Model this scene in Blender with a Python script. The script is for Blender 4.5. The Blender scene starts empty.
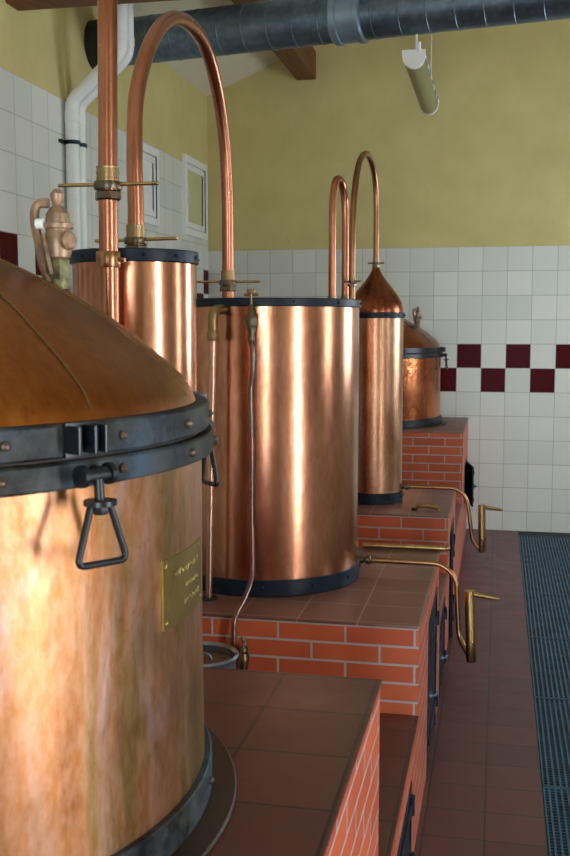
import bpy, bmesh, math, random
from mathutils import Vector, Matrix
random.seed(7)
PI = math.pi
sc = bpy.context.scene
COL = sc.collection
R = math.radians

# ------------------------------------------------------------------ materials
def srgb(r, g, b):
    f = lambda c: (c/255/12.92) if c/255 <= .04045 else ((c/255+.055)/1.055)**2.4
    return (f(r), f(g), f(b), 1)

class NT:
    def __init__(s, name):
        s.m = bpy.data.materials.new(name); s.m.use_nodes = True
        s.t = s.m.node_tree; s.n = s.t.nodes; s.l = s.t.links
        s.b = s.n['Principled BSDF']
    def node(s, typ, **kw):
        n = s.n.new(typ)
        for k, v in kw.items(): setattr(n, k, v)
        return n
    def link(s, a, b): s.l.new(a, b)
    def coord(s): return s.node('ShaderNodeTexCoord').outputs['Object']
    def pos(s): return s.node('ShaderNodeNewGeometry').outputs['Position']
    def noise(s, vec, scale, detail=4, rough=.55, stretch=None, dist=0):
        if stretch:
            mp = s.node('ShaderNodeMapping'); mp.inputs['Scale'].default_value = stretch
            s.link(vec, mp.inputs['Vector']); vec = mp.outputs['Vector']
        n = s.node('ShaderNodeTexNoise'); n.inputs['Scale'].default_value = scale
        n.inputs['Detail'].default_value = detail; n.inputs['Roughness'].default_value = rough
        n.inputs['Distortion'].default_value = dist
        s.link(vec, n.inputs['Vector']); return n.outputs['Fac']
    def ramp(s, fac, stops):
        r = s.node('ShaderNodeValToRGB'); e = r.color_ramp.elements
        while len(e) < len(stops): e.new(.5)
        for i, (p, c) in enumerate(stops):
            e[i].position = p; e[i].color = c if len(c) == 4 else (*c, 1)
        s.link(fac, r.inputs['Fac']); return r.outputs['Color']
    def mix(s, fac, a, b, typ='MIX'):
        m = s.node('ShaderNodeMix', data_type='RGBA', blend_type=typ)
        for sock, v in ((m.inputs[0], fac), (m.inputs[6], a), (m.inputs[7], b)):
            if hasattr(v, 'is_linked'): s.link(v, sock)
            else: sock.default_value = v
        return m.outputs[2]
    def math(s, op, a, b=0, c=0):
        m = s.node('ShaderNodeMath', operation=op)
        for i, v in enumerate((a, b, c)):
            if hasattr(v, 'is_linked'): s.link(v, m.inputs[i])
            else: m.inputs[i].default_value = v
        return m.outputs[0]
    def bump(s, h, strength=.3, dist=.01):
        b = s.node('ShaderNodeBump'); b.inputs['Strength'].default_value = strength
        b.inputs['Distance'].default_value = dist
        s.link(h, b.inputs['Height']); s.link(b.outputs['Normal'], s.b.inputs['Normal'])
    def set(s, **kw):
        for k, v in kw.items():
            i = s.b.inputs[k.replace('_', ' ')]
            if hasattr(v, 'is_linked'): s.link(v, i)
            else: i.default_value = v
        return s

def simple(name, col, rough=.5, metal=0, var=.15, scale=20, **kw):
    t = NT(name); v = t.noise(t.pos(), scale)
    c0 = tuple(x*(1-var) for x in col[:3]) + (1,); c1 = tuple(min(1, x*(1+var)) for x in col[:3]) + (1,)
    t.set(Base_Color=t.ramp(v, [(.3, c0), (.7, c1)]), Roughness=rough, Metallic=metal, **kw)
    return t.m

def copper(name, light, mid, dark, streak=.5, rough=(.2, .36), scale=1., patina=None, bump=.1, stains=None):
    t = NT(name); p = t.pos()
    streaks = t.noise(p, 9*scale, 5, .6, (1, 1, .12))
    patches = t.noise(p, 4*scale, 4, .6, (1, 1, .6), .6)
    fine = t.noise(p, 60*scale, 3, .6, (1, 1, .3))
    c = t.ramp(patches, [(.3, dark), (.5, mid), (.7, light)])
    c2 = t.ramp(streaks, [(.3, dark), (.55, mid), (.75, light)])
    c = t.mix(streak, c, c2)
    c = t.mix(.25, c, t.ramp(fine, [(.35, dark), (.65, light)]))
    if patina:
        pf = t.noise(p, 3.1*scale, 5, .65, (1.3, 1.3, .35), .9)
        c = t.mix(t.ramp(pf, [(.52, (0, 0, 0)), (.68, (.8, .8, .8))]), c, patina)
    if stains:
        pf = t.noise(p, 14*scale, 5, .7, (1, 1, .5), .5)
        c = t.mix(t.ramp(pf, [(.6, (0, 0, 0)), (.7, (.7, .7, .7))]), c, stains)
    rr = t.math('MULTIPLY_ADD', patches, rough[1]-rough[0], rough[0])
    t.set(Base_Color=c, Metallic=1., Roughness=rr)
    h = t.math('ADD', t.math('MULTIPLY', patches, .6), t.math('MULTIPLY', fine, .1))
    t.bump(h, bump, .02)
    return t.m

def grid_vec(t, axes, off):
    """world position -> (u, v, 0) in the plane of the two axes, shifted"""
    s = t.node('ShaderNodeSeparateXYZ'); t.link(t.pos(), s.inputs[0])
    c = t.node('ShaderNodeCombineXYZ')
    u = t.math('SUBTRACT', s.outputs[axes[0]], off[0]); v = t.math('SUBTRACT', s.outputs[axes[1]], off[1])
    t.link(u, c.inputs[0]); t.link(v, c.inputs[1])
    return c.outputs[0], u, v, s

def brick_node(t, vec, w, h, mortar, offset, c1, c2, cm, smooth=.1):
    b = t.node('ShaderNodeTexBrick'); b.offset = offset; b.offset_frequency = 2; b.squash = 1
    t.link(vec, b.inputs['Vector'])
    for k, v in (('Color1', c1), ('Color2', c2), ('Mortar', cm), ('Scale', 1), ('Mortar Size', mortar),
                 ('Mortar Smooth', smooth), ('Bias', 0), ('Brick Width', w), ('Row Height', h)):
        b.inputs[k].default_value = v
    return b

def tiles(name, axes, off, pitch, c1, c2, cm, mortar=.0035, rough=.35, dirt=.25, spec=.5):
    t = NT(name); vec, u, v, s = grid_vec(t, axes, off)
    b = brick_node(t, vec, pitch, pitch, mortar, 0, c1, c2, cm)
    n = t.noise(t.pos(), 7, 6, .65); n2 = t.noise(t.pos(), 45, 3)
    c = t.mix(dirt, b.outputs['Color'], t.ramp(n, [(.3, (.35, .3, .28)), (.7, (1, 1, 1))]), 'MULTIPLY')
    t.set(Base_Color=c, Roughness=t.math('MULTIPLY_ADD', n, .35, rough-.15), Specular_IOR_Level=spec)
    h = t.math('ADD', t.math('MULTIPLY', b.outputs['Fac'], -1.), t.math('MULTIPLY', n2, .25))
    t.bump(h, .35, .004)
    return t.m

def brickwork(name):
    t = NT(name); g = t.node('ShaderNodeNewGeometry')
    s = t.node('ShaderNodeSeparateXYZ'); t.link(g.outputs['Position'], s.inputs[0])
    ns = t.node('ShaderNodeSeparateXYZ'); t.link(g.outputs['True Normal'], ns.inputs[0])
    isx = t.math('GREATER_THAN', t.math('ABSOLUTE', ns.outputs[0]), .5)
    u = t.math('ADD', t.math('MULTIPLY', s.outputs[0], t.math('SUBTRACT', 1, isx)), t.math('MULTIPLY', t.math('ADD', s.outputs[1], .04), isx))
    c = t.node('ShaderNodeCombineXYZ'); t.link(t.math('ADD', u, .245), c.inputs[0])
    t.link(t.math('ADD', s.outputs[2], .0320), c.inputs[1])
    b = brick_node(t, c.outputs[0], .225, .061, .0042, .5, srgb(202, 98, 58), srgb(180, 80, 46), srgb(172, 168, 168), .15)
    n = t.noise(g.outputs['Position'], 9, 5); n2 = t.noise(g.outputs['Position'], 70, 3)
    col = t.mix(.35, b.outputs['Color'], t.ramp(n, [(.3, (.6, .58, .56)), (.65, (1, 1, 1))]), 'MULTIPLY')
    t.set(Base_Color=col, Roughness=.62)
    t.bump(t.math('ADD', t.math('MULTIPLY', b.outputs['Fac'], -1), t.math('MULTIPLY', n2, .2)), .5, .005)
    return t.m

def wall_tiles(name, axis, u0, top, pitch, redrow, parity):
    """paint above `top`, white glazed tiles below with two rows of chequered dark red ones"""
    t = NT(name); vec, u, v, s = grid_vec(t, (axis, 2), (u0, top - 40*pitch))
    b = brick_node(t, vec, pitch, pitch, .0024, 0, srgb(226, 226, 218), srgb(214, 216, 208), srgb(176, 176, 170))
    iu = t.math('FLOOR', t.math('DIVIDE', u, pitch)); iv = t.math('FLOOR', t.math('DIVIDE', v, pitch))
    row = t.math('MULTIPLY', t.math('GREATER_THAN', iv, 39.5-redrow-2), t.math('LESS_THAN', iv, 39.5-redrow))
    par = t.math('FLOORED_MODULO', t.math('ADD', t.math('ADD', iu, iv), parity), 2)
    red = t.math('MULTIPLY', t.math('MULTIPLY', row, par), t.math('LESS_THAN', b.outputs['Fac'], .5))
    tc = t.mix(red, b.outputs['Color'], srgb(76, 6, 8))
    n = t.noise(t.pos(), 3.2, 6, .6); n2 = t.noise(t.pos(), 38, 4)
    paint = t.ramp(n, [(.3, srgb(204, 190, 130)), (.7, srgb(216, 202, 142))])
    sp = t.noise(t.pos(), 6, 8, .75, None, 1.2)
    paint = t.mix(t.ramp(sp, [(.66, (0, 0, 0)), (.72, (.45, .45, .45))]), paint, srgb(150, 122, 70))
    isp = t.math('GREATER_THAN', s.outputs[2], top)
    t.set(Base_Color=t.mix(isp, tc, paint), Roughness=t.math('MULTIPLY_ADD', isp, .55, .3), Specular_IOR_Level=t.math('MULTIPLY_ADD', red, -.18, .22))
    h = t.math('ADD', t.math('MULTIPLY', b.outputs['Fac'], t.math('MULTIPLY', t.math('SUBTRACT', 1, isp), -1)), t.math('MULTIPLY', n2, t.math('MULTIPLY_ADD', isp, .5, .03)))
    t.bump(h, .3, .004)
    return t.m

M = {}
def iron_ring():
    t = NT('iron_ring'); p = t.pos(); n = t.noise(p, 11, 6, .7); n2 = t.noise(p, 5, 4, .6)
    c = t.mix(t.ramp(n2, [(.42, (0, 0, 0)), (.62, (.8, .8, .8))]), t.ramp(n, [(.40, (.003, .006, .010)), (.60, (.045, .072, .100))]), t.ramp(n, [(.40, (.006, .005, .004)), (.60, (.050, .044, .030))]))
    t.set(Base_Color=c, Metallic=.1, Roughness=t.math('MULTIPLY_ADD', n, .35, .34), Specular_IOR_Level=.2); t.bump(n, .25, .006); return t.m
M['copper_barrel'] = copper('copper_barrel', (.74, .405, .25, 1), (.58, .265, .15, 1), (.35, .13, .06, 1), .5, (.16, .27), 1, None, .07)
def old_copper():
    t = NT('copper_old'); p = t.pos()
    a = t.noise(p, 5, 5, .65, (1, 1, .35), .8); st = t.noise(p, 11, 5, .65, (1, 1, .10), .3)
    b = t.noise(p, 3.4, 5, .7, (1.2, 1.2, .28), 1.); d = t.noise(p, 16, 6, .75, (1, 1, .6), .6); f = t.noise(p, 70, 3, .6, (1, 1, .5))
    c = t.ramp(a, [(.34, (.24, .085, .022)), (.45, (.46, .19, .065)), (.54, (.52, .25, .13)), (.62, (.56, .42, .42)), (.72, (.58, .52, .58))])
    c = t.mix(.40, c, t.ramp(st, [(.36, (.18, .065, .016)), (.52, (.46, .20, .075)), (.64, (.58, .40, .32))]))
    c = t.mix(t.ramp(b, [(.50, (0, 0, 0)), (.60, (.85, .85, .85))]), c, t.ramp(st, [(.3, (.13, .08, .014)), (.7, (.32, .22, .05))]))
    c = t.mix(t.ramp(d, [(.58, (0, 0, 0)), (.68, (.75, .75, .75))]), c, (.30, .12, .05, 1))
    c = t.mix(.18, c, t.ramp(f, [(.35, (.18, .07, .02)), (.65, (.58, .42, .34))]))
    t.set(Base_Color=c, Metallic=1., Roughness=t.math('MULTIPLY_ADD', d, .30, .27))
    t.bump(t.math('ADD', t.math('MULTIPLY', a, .6), t.math('MULTIPLY', d, .12)), .16, .02); return t.m
M['copper_old'] = old_copper()
M['copper_lid'] = copper('copper_lid', (.42, .165, .04, 1), (.31, .10, .02, 1), (.18, .05, .01, 1), .35, (.24, .38), 1.2, None, .08, (.17, .05, .013, 1))
M['copper_column'] = copper('copper_column', (.68, .40, .26, 1), (.50, .255, .145, 1), (.29, .12, .06, 1), .35, (.22, .40), 2.2, (.40, .25, .14, 1), .14)
M['pale_pipe'] = copper('pale_pipe', (.80, .58, .46, 1), (.66, .42, .31, 1), (.44, .25, .17, 1), .4, (.24, .36), 3)
M['copper_red'] = copper('copper_red', (.74, .27, .11, 1), (.52, .155, .06, 1), (.24, .055, .02, 1), .4, (.14, .26), 1.8, None, .5)
M['copper_bell'] = copper('copper_bell', (.38, .135, .065, 1), (.28, .085, .04, 1), (.17, .045, .02, 1), .35, (.22, .34), 2, None, .08)
M['copper_pipe'] = copper('copper_pipe', (.52, .235, .14, 1), (.44, .18, .10, 1), (.33, .125, .07, 1), .2, (.24, .34), 1.3, None, .03)
M['copper_brown'] = copper('copper_brown', (.46, .25, .125, 1), (.36, .19, .09, 1), (.25, .125, .06, 1), .2, (.26, .38), 1.3, None, .03)
M['copper_tube'] = copper('copper_tube', (.46, .24, .18, 1), (.28, .14, .13, 1), (.10, .09, .10, 1), .3, (.25, .4), 3, (.06, .20, .17, 1))
M['brass'] = copper('brass', (.66, .47, .21, 1), (.50, .34, .14, 1), (.30, .19, .08, 1), .3, (.22, .36), 3)
M['brass_plate'] = copper('brass_plate', (.46, .36, .13, 1), (.34, .26, .08, 1), (.20, .15, .04, 1), .3, (.34, .46), 3)
M['brass_old'] = copper('brass_old', (.52, .36, .20, 1), (.36, .24, .11, 1), (.20, .13, .06, 1), .3, (.35, .5), 5, (.17, .26, .10, 1))
M['valve'] = simple('weathered_valve_brass', (.29, .19, .12), .46, .55, .4, 40)
M['valve_green'] = simple('green_valve_collar', (.16, .155, .07), .5, .5, .6, 60)
M['seam'] = simple('dark_lid_seam', (.16, .085, .03), .45, .7, .3, 30)
M['engrave'] = simple('engraving', srgb(150, 134, 84), .5, .6, .1)
M['iron'] = simple('black_iron', (.006, .014, .028), .42, .0, .5, 18, Specular_IOR_Level=.28)
M['iron_ring'] = iron_ring()
M['black'] = simple('blackened_iron', (.006, .008, .011), .34, .0, .4, 30, Specular_IOR_Level=.4)
M['ring_gap'] = simple('ring_gap_shade', (.05, .035, .03), .6, .3, .4, 40)  # dark colour stands in for shade between the pot rings
M['dark_flange'] = simple('dark_flange', (.045, .030, .020), .42, .1, .35, 9, Specular_IOR_Level=.3)
M['verdigris'] = copper('verdigris', (.30, .19, .10, 1), (.16, .11, .065, 1), (.06, .06, .05, 1), .3, (.3, .45), 9, (.05, .16, .14, 1))
M['zinc'] = None
def zinc():
    t = NT('galvanised_steel'); p = t.pos()
    v = t.node('ShaderNodeTexVoronoi'); v.inputs['Scale'].default_value = 26; t.link(p, v.inputs['Vector'])
    n = t.noise(p, 9, 5)
    c = t.mix(.5, t.ramp(v.outputs['Distance'], [(.1, (.20, .27, .33)), (.6, (.10, .15, .20))]), t.ramp(n, [(.3, (.09, .13, .17)), (.7, (.25, .32, .38))]))
    t.set(Base_Color=c, Metallic=.8, Roughness=.42); return t.m
M['zinc'] = zinc()
M['zinc_smooth'] = simple('duct_coupling_steel', (.26, .36, .45), .36, .5, .12, 8)
M['white_pvc'] = simple('white_plastic', srgb(240, 242, 240), .4, 0, .04, 8)
M['white_frame'] = simple('white_window_frame', srgb(240, 242, 240), .4, 0, .04, 8)
M['blind'] = simple('frosted_pane', srgb(206, 204, 160), .35, 0, .06, 5)
M['pane_sky'] = None
M['wood'] = None
def wood():
    t = NT('roof_wood'); p = t.pos()
    n = t.noise(p, 5, 6, .65, (6, .5, 6), 1.)
    t.set(Base_Color=t.ramp(n, [(.3, srgb(84, 46, 24)), (.7, srgb(128, 76, 42))]), Roughness=.6); t.bump(n, .3, .01); return t.m
M['wood'] = wood()
M['plaster'] = simple('ceiling_plaster', srgb(222, 216, 196), .8, 0, .05, 6)
M['paint_plain'] = simple('cream_wall_paint', srgb(214, 196, 130), .75, 0, .05, 5)
M['brick'] = brickwork('glazed_brickwork')
M['top_tile'] = tiles('plinth_top_tiles_shaded', (0, 1), (-.437, 1.7), .2, srgb(90, 50, 42), srgb(82, 44, 38), srgb(44, 30, 28), .0035, .40, .3)  # front tops darkened in colour for weaker light towards the camera
M['top_tile_b'] = tiles('plinth_top_tiles_light_joint', (0, 1), (-.432, 3.255), .2, srgb(124, 82, 72), srgb(112, 72, 64), srgb(150, 124, 110), .003, .40, .3)
M['floor_tile'] = tiles('floor_tiles', (0, 1), (-.014, 3.46), .2, srgb(104, 60, 60), srgb(90, 51, 52), srgb(46, 44, 46), .0035, .36, .35)
M['grate'] = simple('grating_steel', (.035, .10, .16), .38, .2, .4, 12)
M['gutter'] = simple('gutter_dark', (.012, .012, .014), .7, 0, .2, 6)
M['latch'] = simple('latch_steel', (.10, .16, .21), .4, .5, .3, 40)
M['pail'] = simple('pail_steel', (.20, .24, .30), .3, .8, .2, 10)
M['pail_wood'] = simple('pail_lid', (.16, .09, .05), .4, .5, .3, 12)
M['wall_far'] = wall_tiles('far_wall_paint_and_tiles', 0, -.332-.195*20, 2.305, .195, 4, 0)
M['wall_left'] = wall_tiles('left_wall_paint_and_tiles', 1, 4.75-.2*40, 2.94, .2, 4, 0)
M['wall_right'] = wall_tiles('right_wall_paint_and_tiles', 1, -.1-.2*40, 2.3, .2, 4, 0)
M['dark'] = simple('dark_rubber_and_gap_shade', (.012, .010, .014), .6, 0, .2, 10)  # rubber parts; also the painted shade behind one window sash
M['tube_white'] = simple('fluorescent_tube_off', srgb(226, 226, 214), .3, 0, .03, 10)
def diffuser():
    t = NT('prismatic_diffuser'); n = t.noise(t.pos(), 120, 2, .5, (1, .3, 1))
    t.set(Base_Color=srgb(172, 168, 118), Roughness=.28, Transmission_Weight=.45, IOR=1.2); t.bump(n, .3, .003); return t.m
M['diffuser'] = diffuser()
M['bolt'] = simple('bolt_head', (.40, .36, .32), .35, .9, .2, 30)
M['rivet'] = simple('rusty_rivet', (.10, .065, .05), .45, .6, .3, 30)

# ------------------------------------------------------------------ mesh builder (all in world coordinates)
def catmull(pts, n=8):
    P = [Vector(p) for p in pts]; out = []
    for i in range(len(P)-1):
        a = P[max(i-1, 0)]; b = P[i]; c = P[i+1]; d = P[min(i+2, len(P)-1)]
        for k in range(n):
            t = k/n
            out.append(.5*((2*b)+(c-a)*t+(2*a-5*b+4*c-d)*t*t+(3*b-a-3*c+d)*t**3))
    out.append(P[-1]); return out

def rounded(pts, rad, n=7):
    """polyline with filleted corners"""
    P = [Vector(p) for p in pts]; out = [P[0]]
    for i in range(1, len(P)-1):
        a, b, c = P[i-1], P[i], P[i+1]
        r = min(rad, (a-b).length*.48, (c-b).length*.48)
        p0 = b+(a-b).normalized()*r; p2 = b+(c-b).normalized()*r
        for k in range(n+1):
            t = k/n; out.append((1-t)**2*p0+2*t*(1-t)*b+t*t*p2)
    out.append(P[-1]); return out

class MB:
    def __init__(s): s.bm = bmesh.new()
    def box(s, lo, hi, bev=0):
        r = bmesh.ops.create_cube(s.bm, size=1)
        c = [(a+b)/2 for a, b in zip(lo, hi)]; d = [abs(b-a) for a, b in zip(lo, hi)]
        for v in r['verts']: v.co = Vector((v.co.x*d[0]+c[0], v.co.y*d[1]+c[1], v.co.z*d[2]+c[2]))
        if bev:
            es = list({e for v in r['verts'] for e in v.link_edges})
            bmesh.ops.bevel(s.bm, geom=es, offset=bev, segments=2, affect='EDGES', profile=.7)
        return s
    def obox(s, mat, d, bev=0):
        r = bmesh.ops.create_cube(s.bm, size=1)
        vs = r['verts']
        for v in vs: v.co = Vector((v.co.x*d[0], v.co.y*d[1], v.co.z*d[2]))
        if bev:
            es = list({e for v in vs for e in v.link_edges})
            rr = bmesh.ops.bevel(s.bm, geom=es, offset=bev, segments=2, affect='EDGES', profile=.7)
            vs = list({v for v in vs if v.is_valid} | {v for v in rr['verts'] if v.is_valid})
        for v in vs: v.co = mat @ v.co
        return s
    def lathe(s, prof, c=(0, 0, 0), seg=64, mat=None, a0=0, a1=2*PI):
        """profile of (r, z); closed loop when a1-a0 is a full turn"""
        full = abs(a1-a0-2*PI) < 1e-6; n = seg if full else seg+1
        c = Vector(c); rings = []
        T = lambda p: (mat @ p if mat else p) + c
        for r, z in prof:
            if r < 1e-6: rings.append([s.bm.verts.new(T(Vector((0, 0, z))))]); continue
            rings.append([s.bm.verts.new(T(Vector((r*math.cos(a0+(a1-a0)*k/seg), r*math.sin(a0+(a1-a0)*k/seg), z)))) for k in range(n)])
        for A, B in zip(rings, rings[1:]):
            for k in range(seg):
                k2 = (k+1) % n
                try:
                    if len(A) == 1 and len(B) == 1: continue
                    if len(A) == 1: s.bm.faces.new((A[0], B[k2], B[k]))
                    elif len(B) == 1: s.bm.faces.new((A[k], A[k2], B[0]))
                    else: s.bm.faces.new((A[k], A[k2], B[k2], B[k]))
                except ValueError: pass
        return s
    def ring(s, r0, r1, z0, z1, c=(0, 0, 0), seg=64, bev=.002):
        b = bev
        return s.lathe([(r0, z0), (r1-b, z0), (r1, z0+b), (r1, z1-b), (r1-b, z1), (r0, z1), (r0, z0)], c, seg)
    def cyl(s, p0, p1, r, r2=None, seg=16, bev=0):
        r2 = r if r2 is None else r2
        p0, p1 = Vector(p0), Vector(p1); d = p1-p0; L = d.length
        q = d.to_track_quat('Z', 'Y').to_matrix()
        if bev: prof = [(0, 0), (r-bev, 0), (r, bev), (r2, L-bev), (r2-bev, L), (0, L)]
        else: prof = [(0, 0), (r, 0), (r2, L), (0, L)]
        return s.lathe(prof, p0, seg, q)
    def turned(s, p0, p1, prof, seg=16):
        """lathe along p0->p1; prof = (fraction, radius)"""
        p0, p1 = Vector(p0), Vector(p1); d = p1-p0; L = d.length
        q = d.to_track_quat('Z', 'Y').to_matrix()
        pr = [(0, prof[0][0]*L)] + [(r, f*L) for f, r in prof] + [(0, prof[-1][0]*L)]
        return s.lathe(pr, p0, seg, q)
    def tube(s, pts, r, seg=14, cap=True, closed=False):
        P = [Vector(p) for p in pts]; n = len(P)
        rad = r if isinstance(r, (list, tuple)) else [r]*n
        tan = []
        for i in range(n):
            if closed: t = P[(i+1) % n]-P[i-1]
            else: t = P[min(i+1, n-1)]-P[max(i-1, 0)]
            tan.append(t.normalized())
        up = Vector((0, 0, 1)) if abs(tan[0].z) < .9 else Vector((1, 0, 0))
        u = (up-tan[0]*up.dot(tan[0])).normalized(); rings = []
        for i in range(n):
            u = (u-tan[i]*u.dot(tan[i])).normalized(); w = tan[i].cross(u)
            rings.append([s.bm.verts.new(P[i]+(u*math.cos(2*PI*k/seg)+w*math.sin(2*PI*k/seg))*rad[i]) for k in range(seg)])
        pairs = list(zip(rings, rings[1:]))
        if closed: pairs.append((rings[-1], rings[0]))
        for A, B in pairs:
            for k in range(seg): s.bm.faces.new((A[k], A[(k+1) % seg], B[(k+1) % seg], B[k]))
        if cap and not closed:
            s.bm.faces.new(rings[0][::-1]); s.bm.faces.new(rings[-1])
        return s
    def sphere(s, c, r, sc3=(1, 1, 1), seg=14):
        rr = bmesh.ops.create_uvsphere(s.bm, u_segments=seg, v_segments=max(6, seg//2), radius=r)
        for v in rr['verts']: v.co = Vector((v.co.x*sc3[0]+c[0], v.co.y*sc3[1]+c[1], v.co.z*sc3[2]+c[2]))
        return s
    def nut(s, c, r, h, seg=6):
        c = Vector(c)
        return s.lathe([(0, 0), (r*.9, 0), (r, h*.15), (r, h*.85), (r*.9, h), (0, h)], c, seg)
    def build(s, name, mat, parent=None, smooth=38, label=None):
        bmesh.ops.remove_doubles(s.bm, verts=s.bm.verts[:], dist=1e-6)
        bmesh.ops.recalc_face_normals(s.bm, faces=s.bm.faces[:])
        off = Vector((0, 0, 0)); q = parent
        while q is not None: off += Vector(q.location); q = q.parent
        for v in s.bm.verts: v.co -= off
        for f in s.bm.faces: f.smooth = True
        for e in s.bm.edges:
            if len(e.link_faces) == 2 and e.calc_face_angle(0) > R(smooth): e.smooth = False
        me = bpy.data.meshes.new(name); s.bm.to_mesh(me); s.bm.free()
        mats = mat if isinstance(mat, (list, tuple)) else [mat]
        for m in mats: me.materials.append(m)
        o = bpy.data.objects.new(name, me); COL.objects.link(o)
        if parent is not None: o.parent = parent
        if label: o['label'] = label
        return o

def thing(name, label, cat, loc=(0, 0, 0), group=None):
    o = bpy.data.objects.new(name, None); COL.objects.link(o); o.location = loc; o.empty_display_size = .1
    return tag(o, label, cat, group)
def tag(o, label, cat, group=None):
    o['label'] = label; o['category'] = cat
    if group: o['group'] = group
    return o
RV = {}
def rivet(p, n, parent, mat, r=.006, h=.007, name='rivet'):
    key = (mat, r, h, name)
    if key not in RV:
        m = MB(); m.turned((0, 0, -.001), (0, 0, h), [(0, r*1.08), (.6, r), (1, r*.35)], 10)
        RV[key] = o = m.build(name, M[mat])
    else:
        o = RV[key].copy(); COL.objects.link(o)
    off = Vector((0, 0, 0)); q = parent
    while q is not None: off += Vector(q.location); q = q.parent
    o.parent = parent; o.location = Vector(p)-off; o.rotation_euler = Vector(n).to_track_quat('Z', 'Y').to_euler()
    return o
def struct(o): o['kind'] = 'structure'; return o

# ------------------------------------------------------------------ room
XL, XR, YF, YN = -2.43, 2.60, 8.5, -3.0
zc = lambda x: 3.58+.42*(x-XL) if x < .35 else 3.58+.42*(.35-XL)-.42*(x-.35)     # underside of the roof
GX0, GX1 = .187, .69                                                             # drain gutter
m = MB(); m.box((XL, YN, -.1), (GX0, YF, 0)); m.box((GX1, YN, -.1), (XR, YF, 0))
fl = struct(m.build('floor', M['floor_tile']))
m = MB(); m.box((GX0, YN, -.2), (GX1, YF, -.12)); m.box((GX0, 8.313, -.12), (GX1, YF, -.002)); struct(m.build('trim_1', M['gutter']))

def gable(name, y0, y1, mat):
    m = MB(); b = m.bm
    pts = [(XL, -.25), (XR, -.25), (XR, zc(XR)), (.35, zc(.35)), (XL, zc(XL))]
    A = [b.verts.new((x, y0, z)) for x, z in pts]; B = [b.verts.new((x, y1, z)) for x, z in pts]
    b.faces.new(A); b.faces.new(B[::-1])
    for k in range(5): b.faces.new((A[k], B[k], B[(k+1) % 5], A[(k+1) % 5]))
    return struct(m.build(name, mat))
gable('wall_far', YF, YF+.15, M['wall_far'])
# near wall with a glazed doorway behind the camera
DW = (-.55, .75, 2.25)
def near_wall():
    m = MB(); b = m.bm
    m.box((XL, YN-.15, 0), (DW[0], YN, zc(XL))); m.box((DW[1], YN-.15, 0), (XR, YN, zc(XR)))
    m.box((DW[0], YN-.15, DW[2]), (DW[1], YN, zc(XL)))
    pts = [(XL, zc(XL)), (XR, zc(XL)), (XR, zc(XR)), (.35, zc(.35))]
    A = [b.verts.new((x, YN-.15, z)) for x, z in pts]; B = [b.verts.new((x, YN, z)) for x, z in pts]
    b.faces.new(A); b.faces.new(B[::-1])
    for k in range(4): b.faces.new((A[k], B[k], B[(k+1) % 4], A[(k+1) % 4]))
    return struct(m.build('wall_near', M['paint_plain']))
near_wall()
m = MB()
for x0, x1, z0, z1 in ((DW[0], DW[0]+.06, 0, DW[2]), (DW[1]-.06, DW[1], 0, DW[2]), (DW[0], DW[1], DW[2]-.06, DW[2]), (.06, .14, 0, DW[2]), (DW[0], DW[1], .95, 1.02)):
    m.box((x0, YN-.10, z0), (x1, YN-.03, z1))
struct(m.build('door_1', M['white_frame']))

def side_wall(name, x0, x1, holes, mat):
    """wall in the YZ plane with rectangular holes (y0, y1, z0, z1), all at non-overlapping y"""
    m = MB(); y = YN-.15; top = zc(x0 if x0 > 0 else x1)
    for h in sorted(holes):
        m.box((x0, y, 0), (x1, h[0], top)); m.box((x0, h[0], 0), (x1, h[1], h[2])); m.box((x0, h[0], h[3]), (x1, h[1], top)); y = h[1]
    m.box((x0, y, 0), (x1, YF+.15, top))
    return struct(m.build(name, mat))
WL = [(6.53, 7.17, 2.38, 2.92), (7.79, 8.42, 2.385, 3.0)]
WR = [(.58, 1.02, .12, 2.45), (3.45, 4.05, 1.3, 2.45), (5.9, 7.3, 1.3, 2.5)]  # last opening is unseen, added to light the far wall
side_wall('wall_left', XL-.15, XL, WL, M['wall_left'])
side_wall('wall_right', XR, XR+.15, WR, M['wall_right'])
m = MB(); b = m.bm
pr = [(XL-.15, zc(XL)-.063), (.35, zc(.35)), (XR+.15, zc(XR)-.063)]
pr2 = [(x, z+.08) for x, z in pr]
A = [[b.verts.new((x, YN-.15, z)) for x, z in pr+pr2[::-1]], [b.verts.new((x, YF+.15, z)) for x, z in pr+pr2[::-1]]]
for k in range(6): b.faces.new((A[0][k], A[0][(k+1) % 6], A[1][(k+1) % 6], A[1][k]))
b.faces.new(A[0][:3]+A[0][3:]); b.faces.new(A[1])
struct(m.build('ceiling', M['plaster'], smooth=10))

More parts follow.
